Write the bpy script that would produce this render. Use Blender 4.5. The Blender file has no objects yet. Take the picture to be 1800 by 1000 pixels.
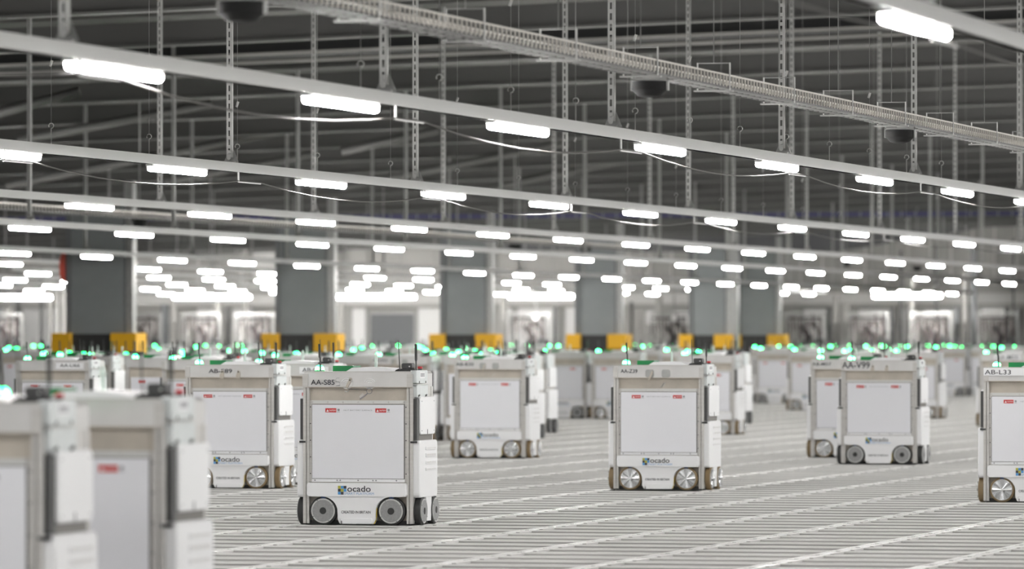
import bpy, math, random
from mathutils import Vector

# ------------------------------------------------------------------ camera, world, exposure
F = 10000.0                      # focal length in pixels of the 1800 px wide frame
HZ = 593.0                       # horizon row
H = 1.463                        # camera height above the tracks
A = math.atan(0.255)             # the hall's long axis is 14.3 degrees right of the lens axis
SA, CA = math.sin(A), math.cos(A)
scene = bpy.context.scene
COL = scene.collection
cd = bpy.data.cameras.new('camera')
cam = bpy.data.objects.new('camera', cd)
COL.objects.link(cam)
cam.location = (0, 0, H)
cam.rotation_euler = (math.pi / 2, 0, A)
cd.sensor_width = 36.0
cd.lens = 36.0 * F / 1800.0
cd.shift_y = (HZ - 500.0) / 1800.0
cd.clip_end = 600
cd.dof.use_dof = True
cd.dof.focus_distance = 45.0
cd.dof.aperture_fstop = 3.2
scene.camera = cam
scene.view_settings.view_transform = 'Standard'
scene.view_settings.look = 'None'
scene.view_settings.exposure = -0.08
scene.view_settings.gamma = 1.0
scene.view_settings.use_curve_mapping = False
world = bpy.data.worlds.new('hall_air')
scene.world = world
world.use_nodes = True
world.node_tree.nodes['Background'].inputs[0].default_value = (0.95, 0.98, 1.0, 1)
world.node_tree.nodes['Background'].inputs[1].default_value = 0.30
LAMP = 180.0

R = random.Random(7)

# ------------------------------------------------------------------ materials
def mat(name, col, rough=0.5, metal=0.0, noise=0.0, scale=8.0, bump=0.0, stretch=None, emit=None, estr=0.0):
    m = bpy.data.materials.new(name)
    m.use_nodes = True
    nt = m.node_tree
    b = nt.nodes['Principled BSDF']
    b.inputs['Base Color'].default_value = (*col, 1)
    b.inputs['Roughness'].default_value = rough
    b.inputs['Metallic'].default_value = metal
    if emit:
        b.inputs['Emission Color'].default_value = (*emit, 1)
        b.inputs['Emission Strength'].default_value = estr
    if noise or bump:
        tc = nt.nodes.new('ShaderNodeTexCoord')
        mp = nt.nodes.new('ShaderNodeMapping')
        if stretch:
            mp.inputs['Scale'].default_value = stretch
        n = nt.nodes.new('ShaderNodeTexNoise')
        n.inputs['Scale'].default_value = scale
        n.inputs['Detail'].default_value = 4
        nt.links.new(tc.outputs['Object'], mp.inputs[0])
        nt.links.new(mp.outputs[0], n.inputs['Vector'])
        if noise:
            cr = nt.nodes.new('ShaderNodeValToRGB')
            cr.color_ramp.elements[0].position = 0.3
            cr.color_ramp.elements[1].position = 0.7
            cr.color_ramp.elements[0].color = (*[c * (1 - noise) for c in col], 1)
            cr.color_ramp.elements[1].color = (*[min(1, c * (1 + noise)) for c in col], 1)
            nt.links.new(n.outputs['Fac'], cr.inputs[0])
            nt.links.new(cr.outputs[0], b.inputs['Base Color'])
        if bump:
            bp = nt.nodes.new('ShaderNodeBump')
            bp.inputs['Strength'].default_value = bump
            nt.links.new(n.outputs['Fac'], bp.inputs['Height'])
            nt.links.new(bp.outputs[0], b.inputs['Normal'])
    return m

M = dict(
    alu=mat('brushed_aluminium', (0.54, 0.525, 0.505), 0.38, 0.25, 0.06, 6, 0.0, (1, 1, 12)),
    header=mat('header_sheet', (0.60, 0.59, 0.58), 0.34, 0.25, 0.07, 3.5),
    tan=mat('bare_sheet', (0.47, 0.425, 0.365), 0.5, 0.15, 0.08, 9),
    white=mat('white_plastic', (0.80, 0.80, 0.81), 0.35, 0, 0.01, 4),
    panel=mat('white_panel', (0.74, 0.74, 0.775), 0.55, 0, 0.01, 3),
    black=mat('black_rubber', (0.025, 0.025, 0.025), 0.6),
    dark=mat('dark_plastic', (0.06, 0.06, 0.06), 0.5),
    gap=mat('dark_gap_edge', (0.16, 0.15, 0.14), 0.6),  # dark grey of the panel outline, side gap and rail brackets
    brown=mat('brown_tyre', (0.20, 0.14, 0.07), 0.6),
    hub=mat('grey_hub', (0.27, 0.27, 0.27), 0.55, 0.1, 0.1, 60),
    rim=mat('light_rim', (0.55, 0.55, 0.54), 0.4, 0.3),
    steel=mat('turned_steel', (0.60, 0.61, 0.62), 0.25, 0.85),
    red=mat('red_label', (0.55, 0.03, 0.03), 0.5),
    redcap=mat('red_cap', (0.50, 0.02, 0.03), 0.4),
    ink=mat('dark_ink', (0.04, 0.04, 0.05), 0.6),
    greyink=mat('grey_ink', (0.28, 0.28, 0.30), 0.6),
    blueink=mat('pale_blue_ink', (0.22, 0.38, 0.62), 0.6),
    blue=mat('logo_blue', (0.08, 0.30, 0.62), 0.6),
    olive=mat('logo_olive', (0.42, 0.40, 0.05), 0.6),
    navy=mat('navy_bracket', (0.02, 0.06, 0.18), 0.5),
    yellowcable=mat('yellow_cable', (0.62, 0.45, 0.02), 0.5),
    green=mat('green_box', (0.0, 0.16, 0.05), 0.4),
    beacon=mat('green_beacon', (0.05, 0.7, 0.3), 0.3, emit=(0.01, 1.0, 0.20), estr=26.0),
    beaconhot=mat('green_beacon_core', (0.5, 1, 0.7), 0.3, emit=(0.05, 1.0, 0.22), estr=42.0),
    clear=mat('clear_plastic', (0.62, 0.72, 0.66), 0.15, 0.0),
    ctrl=mat('control_housing', (0.60, 0.63, 0.63), 0.35, 0.1, 0.04, 20),
    rail=mat('rail_enamel', (0.66, 0.66, 0.65), 0.45, 0.0),
    lamp=mat('lamp_diffuser', (1, 1, 1), 0.4, emit=(1.0, 0.988, 0.965), estr=LAMP),
    galv=mat('galvanised_steel', (0.37, 0.37, 0.36), 0.4, 0.45, 0.08, 14),
    galvb=mat('galvanised_bright', (0.60, 0.60, 0.585), 0.35, 0.4),
    wire=mat('basket_wire', (0.66, 0.63, 0.58), 0.3, 0.6),
    cable=mat('cable_sheath', (0.085, 0.08, 0.072), 0.5),
    grid=mat('track_aluminium', (0.35, 0.344, 0.33), 0.40, 0.45, 0.25, 0.55, 0.0, (0.12, 1.4, 1)),  # stretched noise paints uneven reflections into the track colour
    gridrail=mat('track_rail', (0.60, 0.595, 0.58), 0.36, 0.3, 0.08, 1.5),
    gridtop=mat('track_ridge', (0.74, 0.735, 0.715), 0.36, 0.35, 0.05, 2.0),
    gridlow=mat('track_bed', (0.30, 0.294, 0.28), 0.55, 0.1, 0.12, 0.25, 0, (0.25, 1, 1)),
    roof=mat('roof_sheet', (0.105, 0.103, 0.098), 0.6, 0.0, 0.10, 0.3),
    beam=mat('roof_beam', (0.13, 0.128, 0.123), 0.5, 0.1),
    flange=mat('beam_flange', (0.17, 0.168, 0.162), 0.45, 0.1),
    cladding=mat('wall_cladding', (0.38, 0.37, 0.35), 0.6, 0, 0.05, 1),
    cladlight=mat('wall_cladding_light', (0.62, 0.61, 0.59), 0.6, 0, 0.04, 1),
    claddark=mat('wall_cladding_dark', (0.12, 0.12, 0.125), 0.6, 0, 0.05, 1),
    door=mat('roller_door', (0.78, 0.77, 0.76), 0.5),
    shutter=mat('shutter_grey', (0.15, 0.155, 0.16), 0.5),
    pillar=mat('pillar_cladding', (0.215, 0.228, 0.232), 0.55, 0, 0.04, 3),
    yellow=mat('yellow_guard', (0.70, 0.38, 0.01), 0.5),
    bluetray=mat('blue_tray', (0.09, 0.09, 0.20), 0.5),
    unit=mat('unit_black', (0.006, 0.006, 0.006), 0.8),
    machine=mat('machine_grey', (0.08, 0.075, 0.075), 0.5, 0.2, 0.2, 8),
    hose=mat('hose_maroon', (0.08, 0.045, 0.045), 0.5),
    redsign=mat('red_sign', (0.62, 0.10, 0.07), 0.5),
)

# ------------------------------------------------------------------ mesh builder
class MB:
    def __init__(s):
        s.v, s.f, s.mi, s.sm, s.mats = [], [], [], [], []
    def _m(s, m):
        if m not in s.mats:
            s.mats.append(m)
        return s.mats.index(m)
    def add(s, vs, fs, m, smooth=False):
        n = len(s.v)
        s.v += [tuple(p) for p in vs]
        k = s._m(m)
        for f in fs:
            s.f.append(tuple(i + n for i in f)); s.mi.append(k); s.sm.append(smooth)
        return s
    def box(s, x0, x1, y0, y1, z0, z1, m):
        v = [(x, y, z) for z in (z0, z1) for y in (y0, y1) for x in (x0, x1)]
        return s.add(v, [(0, 2, 3, 1), (4, 5, 7, 6), (0, 1, 5, 4), (2, 6, 7, 3), (0, 4, 6, 2), (1, 3, 7, 5)], m)
    def prism(s, pts, axis, a, b, m, cham=0.0):
        """polygon (u,v) extruded along axis; u,v are the two other axes in x,y,z order; cham insets the 'a' cap"""
        def P(u, v, w):
            return {'x': (w, u, v), 'y': (u, w, v), 'z': (u, v, w)}[axis]
        n = len(pts)
        if cham:
            cu = sum(p[0] for p in pts) / n; cv = sum(p[1] for p in pts) / n
            ext = max(max(abs(p[0] - cu) for p in pts), max(abs(p[1] - cv) for p in pts))
            k = 1 - cham / ext
            sgn = 1 if b > a else -1
            vs = [P(cu + (u - cu) * k, cv + (v - cv) * k, a) for u, v in pts] + [P(u, v, a + sgn * cham) for u, v in pts] + [P(u, v, b) for u, v in pts]
            fs = [tuple(range(n)), tuple(range(3 * n - 1, 2 * n - 1, -1))]
            for L in (0, n):
                fs += [(L + i, L + (i + 1) % n, L + n + (i + 1) % n, L + n + i) for i in range(n)]
        else:
            vs = [P(u, v, a) for u, v in pts] + [P(u, v, b) for u, v in pts]
            fs = [tuple(range(n)), tuple(range(2 * n - 1, n - 1, -1))]
            fs += [(i, (i + 1) % n, n + (i + 1) % n, n + i) for i in range(n)]
        return s.add(vs, fs, m)
    def rrect(s, u0, u1, v0, v1, r, axis, a, b, m, cham=0.0, seg=4):
        pts = []
        for cu, cv, t0 in ((u1 - r, v1 - r, 0), (u0 + r, v1 - r, 90), (u0 + r, v0 + r, 180), (u1 - r, v0 + r, 270)):
            for k in range(seg + 1):
                t = math.radians(t0 + 90 * k / seg)
                pts.append((cu + r * math.cos(t), cv + r * math.sin(t)))
        return s.prism(pts, axis, a, b, m, cham)
    def disc(s, u, v, r, axis, a, b, m, seg=20, r2=None, smooth=False):
        r2 = r if r2 is None else r2
        def P(uu, vv, w):
            return {'x': (w, uu, vv), 'y': (uu, w, vv), 'z': (uu, vv, w)}[axis]
        c = [(math.cos(2 * math.pi * k / seg), math.sin(2 * math.pi * k / seg)) for k in range(seg)]
        s.add([P(u + r * x, v + r * y, a) for x, y in c] + [P(u + r2 * x, v + r2 * y, b) for x, y in c],
              [(i, (i + 1) % seg, seg + (i + 1) % seg, seg + i) for i in range(seg)], m, True)
        s.add([P(u + r * x, v + r * y, a) for x, y in c], [tuple(range(seg))], m)
        s.add([P(u + r2 * x, v + r2 * y, b) for x, y in c], [tuple(range(seg - 1, -1, -1))], m)
        return s
    def tube(s, pts, r, m, seg=6):
        pts = [Vector(p) for p in pts]
        vs, fs = [], []
        up = Vector((0, 0, 1))
        for i, p in enumerate(pts):
            d = (pts[min(i + 1, len(pts) - 1)] - pts[max(i - 1, 0)]).normalized()
            a = d.cross(up if abs(d.z) < 0.95 else Vector((1, 0, 0))).normalized()
            b = d.cross(a)
            rr = r[i] if isinstance(r, (list, tuple)) else r
            for k in range(seg):
                t = 2 * math.pi * k / seg
                vs.append(p + a * rr * math.cos(t) + b * rr * math.sin(t))
        for i in range(len(pts) - 1):
            for k in range(seg):
                fs.append((i * seg + k, i * seg + (k + 1) % seg, (i + 1) * seg + (k + 1) % seg, (i + 1) * seg + k))
        fs.append(tuple(range(seg))); fs.append(tuple(range(len(vs) - 1, len(vs) - 1 - seg, -1)))
        return s.add(vs, fs, m, True)
    def mesh(s, name):
        me = bpy.data.meshes.new(name)
        me.from_pydata(s.v, [], s.f)
        for m in s.mats:
            me.materials.append(m)
        me.polygons.foreach_set('material_index', s.mi)
        me.polygons.foreach_set('use_smooth', s.sm)
        me.update()
        return me
    def build(s, name, parent=None, loc=(0, 0, 0)):
        o = bpy.data.objects.new(name, s.mesh(name))
        COL.objects.link(o)
        o.location = loc
        if parent:
            o.parent = parent
        return o

def tag(o, label, cat=None, group=None):
    o['label'] = label
    if cat:
        o['category'] = cat
    if group:
        o['group'] = group
    return o

def struct(o):
    o['kind'] = 'structure'
    return o

def empty(name, loc=(0, 0, 0), rz=0.0):
    o = bpy.data.objects.new(name, None)
    o.empty_display_size = 0.1
    COL.objects.link(o)
    o.location = loc
    o.rotation_euler = (0, 0, rz)
    return o

def copy_tree(o, parent=None):
    c = o.copy()
    COL.objects.link(c)
    if parent:
        c.parent = parent
    for ch in list(KIDS.get(o, [])):
        d = copy_tree(ch, c)
        KIDS.setdefault(c, []).append(d)
    return c

KIDS = {}
def kid(o, parent):
    o.parent = parent
    KIDS.setdefault(parent, []).append(o)
    return o

ORD = ['first', 'second', 'third', 'fourth', 'fifth', 'sixth', 'seventh', 'eighth', 'ninth', 'tenth', 'eleventh', 'twelfth',
       'thirteenth', 'fourteenth', 'fifteenth', 'sixteenth', 'seventeenth', 'eighteenth', 'nineteenth', 'twentieth',
       'twenty-first', 'twenty-second', 'twenty-third', 'twenty-fourth', 'twenty-fifth', 'twenty-sixth', 'twenty-seventh',
       'twenty-eighth', 'twenty-ninth', 'thirtieth', 'thirty-first', 'thirty-second', 'thirty-third', 'thirty-fourth']

def wpt(x, D, z=0.0):
    """world point seen in picture column x at depth D along the lens axis"""
    u = (x - 900.0) / F
    return Vector((D * (u * CA - SA), D * (u * SA + CA), z))

# ------------------------------------------------------------------ lettering
_tm = {}
def text_mesh(txt, w, h, m, bold=0.0):
    key = (txt, w, h, m.name, bold)
    if key in _tm:
        return _tm[key]
    cu = bpy.data.curves.new('lettering', 'FONT')
    cu.body = txt
    cu.size = 1.0
    cu.offset = bold
    cu.extrude = 0.0
    ob = bpy.data.objects.new('lettering', cu)
    COL.objects.link(ob)
    bpy.context.view_layer.update()
    me = bpy.data.meshes.new_from_object(ob.evaluated_get(bpy.context.evaluated_depsgraph_get()))
    bpy.data.objects.remove(ob)
    xs = [v.co.x for v in me.vertices]; ys = [v.co.y for v in me.vertices]
    x0, x1, y0, y1 = min(xs), max(xs), min(ys), max(ys)
    for v in me.vertices:
        v.co = ((v.co.x - x0) / (x1 - x0) * w, 0.0, (v.co.y - y0) / (y1 - y0) * h)
    me.materials.clear()
    me.materials.append(m)
    _tm[key] = me
    return me

def text(name, txt, x0, x1, z0, z1, y, m, parent, bold=0.0):
    me = text_mesh(txt, x1 - x0, z1 - z0, m, bold)
    o = bpy.data.objects.new(name, me)
    COL.objects.link(o)
    o.location = (x0, y, z0)
    return kid(o, parent)

# ------------------------------------------------------------------ hall: track floor
def make_floor():
    b = MB()
    X0, X1, Y0, Y1 = -75.0, 9.0, 8.0, 186.0
    b.box(X0, X1, Y0, Y1, -0.30, -0.016, M['gridlow'])
    pit = 0.72
    y = Y0
    while y < Y1:
        # a cross track: broad bed with two raised running edges
        b.box(X0, X1, y, y + 0.20, -0.016, -0.008, M['grid'])
        b.box(X0, X1, y + 0.01, y + 0.035, -0.008, -0.001, M['gridtop'])
        b.box(X0, X1, y + 0.165, y + 0.19, -0.008, -0.001, M['gridtop'])
        y += pit
    k = -8
    while True:
        x = -8.50 - 1.035 * k
        if x < X0:
            break
        if x < X1:
            b.box(x - 0.055, x + 0.055, Y0, Y1, -0.020, -0.004, M['gridrail'])
            b.box(x - 0.055, x - 0.035, Y0, Y1, -0.004, 0.0, M['gridtop'])
            b.box(x + 0.035, x + 0.055, Y0, Y1, -0.004, 0.0, M['gridtop'])
            yy = Y0
            while yy < 75 and -25 < x < 0:
                b.box(x + 0.056, x + 0.078, yy + 0.23, yy + 0.26, -0.016, 0.001, M['gap'])
                b.box(x - 0.015, x + 0.015, yy + 0.08, yy + 0.12, -0.006, 0.002, M['galvb'])
                yy += pit
        k += 1
    o = struct(b.build('floor'))
    return o
make_floor()

# ------------------------------------------------------------------ roof
RZ = H + 3.95
def roofz(x):
    return RZ + 0.03 * (x + 30)
def make_roof():
    b = MB()
    X0, X1 = -80.0, 15.0
    z0, z1 = roofz(X0), roofz(X1)
    b.prism([(X0, z0), (X1, z1), (X1, z1 + 0.2), (X0, z0 + 0.2)], 'y', -6, 190, M['roof'])
    struct(b.build('ceiling'))
    n = 0
    y = 12.0
    b = MB()
    while y < 186:
        for (t, d, mm) in ((0.10, 0.30, M['beam']), (0.24, 0.035, M['flange'])):
            zo = 0.0 if mm is M['beam'] else -0.30
            b.prism([(X0, z0 + zo - d), (X1, z1 + zo - d), (X1, z1 + zo), (X0, z0 + zo)], 'y', y - t / 2, y + t / 2, mm)
        # shallow standing seams of the sheet between two beams
        for q, q2, dz in ((1.3, 3.3, 0.10), (4.6, 5.6, 0.07)):
            b.prism([(X0, z0 - dz), (X1, z1 - dz), (X1, z1), (X0, z0)], 'y', y + q, y + q2, M['roof'])
        y += 6.6
        n += 1
    # a deep dark gutter edged with two thin pale lips
    zo = -0.32
    b.prism([(X0, z0 - 0.42), (X1, z1 - 0.42), (X1, z1), (X0, z0)], 'y', 73.0, 73.7, M['black'])
    for yy, dz in ((72.9, -0.38), (73.75, -0.44)):
        b.prism([(X0, z0 + dz - 0.04), (X1, z1 + dz - 0.04), (X1, z1 + dz), (X0, z0 + dz)], 'y', yy - 0.05, yy + 0.05, M['cladding'])
    tr = struct(b.build('trim_1'))
    # inclined braces seen at the left
    b = MB()
    for (xa, ya, xb, yb, D) in ((-40, 208, 140, 160, 84), (30, 247, 372, 182, 92), (10, 326, 560, 217, 104), (290, 320, 560, 268, 112),
                                (600, 266, 770, 228, 96), (600, 330, 1000, 250, 112), (820, 340, 1150, 270, 124), (60, 170, 240, 162, 90)):
        pa = wpt(xa, D, H + (HZ - ya) * D / F); pb = wpt(xb, D, H + (HZ - yb) * D / F)
        b.tube([pa, pb], 0.075, M['flange'], 4)
    struct(b.build('trim_2'))
make_roof()

# ------------------------------------------------------------------ light rails
LB = H + 1.385        # underside of the rails
def rail_y(x, wx):
    """world Y where the line X = wx crosses picture column x"""
    u = (x - 900.0) / F
    # X = D (u CA - SA) -> D ; Y = D (u SA + CA)
    D = wx / (u * CA - SA)
    return D * (u * SA + CA), D

# lamp prototype (origin at the rail's underside, running along +Y)
def lamp_proto(near):
    t = empty('tube_lamp')
    b = MB()
    b.box(-0.028, 0.028, -0.03, 1.46, -0.018, 0.0, M['rail'])
    kid(b.build('housing'), t)
    b = MB()
    pts = []
    for k in range(9):
        a = math.pi + math.pi * k / 8
        pts.append((0.031 * math.cos(a), -0.040 + 0.020 * math.sin(a)))
    pts = [(-0.031, -0.018)] + pts + [(0.031, -0.018)]
    b.prism(pts, 'y', 0.02, 1.42, M['lamp'])
    kid(b.build('diffuser'), t)
    if near:
        for yy in (0.33, 1.10):
            kid(MB().box(-0.036, 0.036, yy, yy + 0.02, -0.026, -0.001, M['galvb']).build('clip'), t)
    return t
LP = lamp_proto(True)
LPF = lamp_proto(False)
lamp_used = [False]
def put_lamp(loc, label, group, rz=0.0):
    D = -loc[0] * SA + loc[1] * CA
    o = copy_tree(LP if 20 < D < 85 and loc[0] < -2 else LPF)
    o.location = loc
    o.rotation_euler = (0, 0, rz)
    return tag(o, label, 'lamp', group)

def hanger(loc, top, near, label, group, tb=0.0):
    """slotted channel from the rail up to the roof"""
    t = empty('channel_hanger', loc)
    b = MB()
    h = top - loc[2]
    w = 0.021
    z0 = 0.04
    # channel: two lips at the front, sides, web pieces between the slots
    for sx in (-1, 1):
        b.box(sx * w - 0.003, sx * w + 0.003, -w, w, z0, h, M['galv'])
        x0, x1 = sorted((sx * w, sx * 0.009))
        b.box(x0, x1, -w - 0.002, -w, z0, h, M['galvb'])
    if near:
        z = z0
        while z < min(h, 2.6):
            b.box(-0.010, 0.010, -w - 0.002, -w, z, z + 0.028, M['galvb'])
            z += 0.075
        if z < h:
            b.box(-0.010, 0.010, -w - 0.002, -w, z, h, M['galv'])
    else:
        b.box(-0.010, 0.010, -w + 0.004, -w + 0.006, z0, h, M['galv'])
    kid(b.build('channel'), t)
    b = MB()
    b.prism([(-0.062, 0.0), (0.07, 0.0), (0.026, 0.105), (-0.012, 0.105)], 'y', 0.024, 0.030, M['galv'])
    b.box(-0.05, 0.05, -0.03, 0.03, 0.0, 0.010, M['galv'])
    kid(b.build('foot_bracket'), t)
    b = MB()
    for zz in (0.035, 0.085):
        kid(MB().disc(0.0, zz, 0.015, 'y', -0.034, -0.023, M['galvb'], 10).build('bolt'), t)
    return tag(t, label, 'hanger', group)

RAILNAMES = ['at the top right corner', 'nearest long light rail', 'second full-width light rail down', 'third full-width light rail down',
             'fourth full-width light rail down', 'fifth full-width light rail down']
# (K, picture column of one lamp's start, first hanger column)
ROWS = [(45500, 1556, 1615), (93950, 122, 113), (144800, 264, 404), (193800, 118, 281), (240500, 206, 305), (313000, 281, 150)]
STEP = 4.17
HSTEP = 5.885
def make_rows():
    for i, (K, xs, xh) in enumerate(ROWS):
        wx = -CA * K / F
        y0, D0 = rail_y(xs, wx)
        # extent
        ya = y0
        while ya > 9 + STEP: ya -= STEP
        yend = rail_y(1905, wx)[0]
        yend = min(max(yend, 118), 178)
        ybeg = 9.0 if i < 5 else rail_y(-200, wx)[0]
        b = MB()
        b.box(-0.030, 0.030, ybeg, yend, 0.0, 0.078, M['rail'])
        b.box(-0.034, 0.034, ybeg, yend, 0.0, 0.010, M['rail'])
        o = b.build('light_rail', None, (wx, 0, LB))
        tag(o, ('pale metal light rail ' + RAILNAMES[0] if i == 0 else 'pale metal light rail, the ' + RAILNAMES[i] if i > 1 else 'pale metal light rail, the highest of those crossing the whole picture'), 'light rail', 'light rails')
        # lamps
        n = 0
        y = ya
        while y < yend - 0.5:
            u0 = None
            # picture column of this lamp
            X, Y = wx, y
            D = -X * SA + Y * CA
            xc = 900 + F * (X * CA + Y * SA) / D
            D2 = -X * SA + (Y + 1.45) * CA
            xe = 900 + F * (X * CA + (Y + 1.45) * SA) / D2
            vis = xe > 0 and xc < 1800 and not (i == 0 and D < 23)
            if y >= ybeg - 0.1:
                if vis:
                    lab = ('glowing tube lamp under the short rail at the top right corner' if i == 0 else
                           'glowing tube lamp, %s from the left under the %s' % (ORD[n], ('highest full-width light rail' if i == 1 else RAILNAMES[i])))
                    n += 1
                    put_lamp((wx, y, LB), lab, 'tube lamps, %s' % ('top right rail' if i == 0 else 'highest full-width light rail' if i == 1 else RAILNAMES[i]))
                elif i < 5:
                    put_lamp((wx, y, LB), 'unseen glowing tube lamp added for light beyond the right edge of the picture', 'tube lamps beyond the picture')
            y += STEP
        # hangers
        yh, _ = rail_y(xh, wx)
        while yh > ybeg + HSTEP: yh -= HSTEP
        n = 0
        top = roofz(wx)
        while yh < yend:
            X, Y = wx, yh
            D = -X * SA + Y * CA
            xc = 900 + F * (X * CA + Y * SA) / D
            if -10 < xc < 1830 and D > 20:
                hanger((wx, yh, LB + 0.078), top, i <= 3, 'slotted steel hanger, %s from the left on the %s' % (ORD[n], ('top right light rail' if i == 0 else 'highest full-width light rail' if i == 1 else RAILNAMES[i])),
                       'hangers of the light rails')
                n += 1
            yh += HSTEP
make_rows()

# two unseen lines of lamps and rails, added at right to light the robots
for j, wx in enumerate((0.6, 5.4)):
    b = MB(); b.box(-0.03, 0.03, 6, 112, 0, 0.078, M['rail'])
    tag(b.build('light_rail', None, (wx, 0, LB)), 'unseen pale metal light rail added beyond the right edge of the picture', 'light rail', 'light rails beyond the picture')
    y = 7.0
    while y < 110:
        put_lamp((wx, y, LB), 'unseen glowing tube lamp added for light beyond the right edge of the picture', 'tube lamps beyond the picture')
        y += STEP

# lamps of the far hall behind the pillars
for K, xs in ((360000, 240), (408000, 262), (458000, 296), (508000, 250), (560000, 205)):
    wx = -CA * K / F
    y0, D0 = rail_y(xs, wx)
    while rail_y(-60, wx)[0] < y0 - STEP: y0 -= STEP
    ystart = y0
    while y0 < 176:
        put_lamp((wx, y0, LB), 'small glowing tube lamp in the far hall behind the grey pillars', 'tube lamps of the far hall')
        y0 += STEP
    t = empty('light_rail', (wx, ystart - 1, LB))
    kid(MB().box(-0.03, 0.03, 0, 178 - ystart, 0, 0.078, M['rail']).build('channel'), t)
    yy = 1.0
    while yy < 177 - ystart:
        kid(MB().box(-0.015, 0.015, yy, yy + 0.03, 0.078, roofz(wx) - LB, M['galv']).build('hanger_rod'), t)
        yy += 6.6
    tag(t, 'thin pale light rail in the far hall behind the grey pillars', 'light rail', 'light rails of the far hall')
BARS = ((-30, 95, 'leftmost'), (300, 445, 'second from the left'), (585, 735, 'third from the left'), (890, 1012, 'fourth from the left'), (1530, 1660, 'rightmost'))
for x0, x1, nm in BARS:
    Yw = 178.5
    def px2x(x):
        u = (x - 900) / F
        D = Yw / (u * SA + CA)
        return D * (u * CA - SA)
    xa, xb = px2x(x0 + 5), px2x(x1 - 5)
    b = MB()
    b.rrect(-0.0, xb - xa, -0.13, -0.01, 0.05, 'y', -0.05, 0.05, M['lamp'], 0, 3)
    t = empty('strip_light', (xa, Yw, H + (HZ - 514.5) * 177e-4))
    kid(b.build('diffuser'), t)
    b = MB(); b.box(0, xb - xa, -0.04, 0.04, -0.01, 0.05, M['rail'])
    for k in range(3):
        b.box((xb - xa) * (0.15 + 0.33 * k), (xb - xa) * (0.15 + 0.33 * k) + 0.03, -0.01, 0.01, 0.05, roofz(xa) - 0.1 - (H + (HZ - 514.5) * 177e-4), M['galv'])
    kid(b.build('housing'), t)
    tag(t, 'long glowing strip light at the far end, %s of the five' % nm, 'strip light', 'long strip lights at the far end')

# ------------------------------------------------------------------ cables under the rails
def rail_cable(i, label, name='power_cable'):
    K, xs, xh = ROWS[i]
    wx = -CA * K / F
    yh, _ = rail_y(xh, wx)
    while yh > 12 + HSTEP: yh -= HSTEP
    root = empty(name, (wx, yh, LB))
    y = yh
    pts = []
    yend = min(rail_y(1905, wx)[0], 130)
    while y < yend + HSTEP:
        br = MB()
        q = y - yh + 0.1
        br.prism([(q, 0.0), (q, -0.088), (q + 0.65, -0.088), (q + 0.65, -0.080), (q + 0.03, -0.080), (q + 0.03, 0.0)], 'x', 0.036, 0.044, M['galvb'])
        kid(br.build('clip'), root)
        pts.append((0.04, y - yh + 0.1, -0.075)); pts.append((0.04, y - yh + 0.75, -0.075))
        for t in (0.15, 0.3, 0.45, 0.6, 0.75, 0.9):
            yy = y - yh + 0.75 + (HSTEP - 0.65) * t
            pts.append((0.04, yy, -0.075 - (0.075 if i else 0.03) * 4 * t * (1 - t) * (0.8 + 0.4 * math.sin(y))))
        y += HSTEP
    kid(MB().tube(pts, 0.0065, M['cable'], 5).build('sheath'), root)
    tag(root, label, 'cable', 'cables looping under the light rails')
rail_cable(0, 'pale cable slanting across the top right corner below its light rail')
rail_cable(1, 'thin cable sagging under the highest full-width light rail')
rail_cable(2, 'thin cable sagging under the second full-width light rail down')

# thin suspension wires with toggles and hooks
def wires(i, x0, cnt, step, label, group, ztop):
    K = ROWS[i][0]
    wx = -CA * K / F
    y, _ = rail_y(x0, wx)
    for n in range(cnt):
        r_ = R.random()
        t = empty('suspension_wire', (wx, y, LB + 0.078))
        h = roofz(wx) - LB - 0.078
        hk = MB()
        pts = [(0, 0, 0.0), (0, 0, 0.12)]
        for k in range(9):
            a = math.radians(-90 + 300 * k / 8)
            pts.append((0.02 * math.cos(a), 0, 0.140 + 0.02 * math.sin(a)))
        kid(hk.tube(pts, 0.004, M['galvb'], 4).build('hook'), t)
        kid(MB().tube([(0, 0, 0.165), (0, 0, h)], 0.0022, M['galv'], 4).build('wire'), t)
        zz = 0.42 + 0.4 * r_
        kid(MB().tube([(-0.008, 0, zz), (0.008, 0, zz + 0.045)], 0.011, M['galvb'], 5).build('toggle'), t)
        tag(t, label % ORD[n], 'suspension wire', group)
        y += step
wires(1, 634, 12, 1.78, 'thin hooked wire, %s from the left on the highest full-width light rail', 'suspension wires of the highest full-width rail', RZ)
wires(2, 90, 18, 2.4, 'fine hooked wire, %s from the left on the second long light rail', 'suspension wires of the second rail', RZ)

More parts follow.
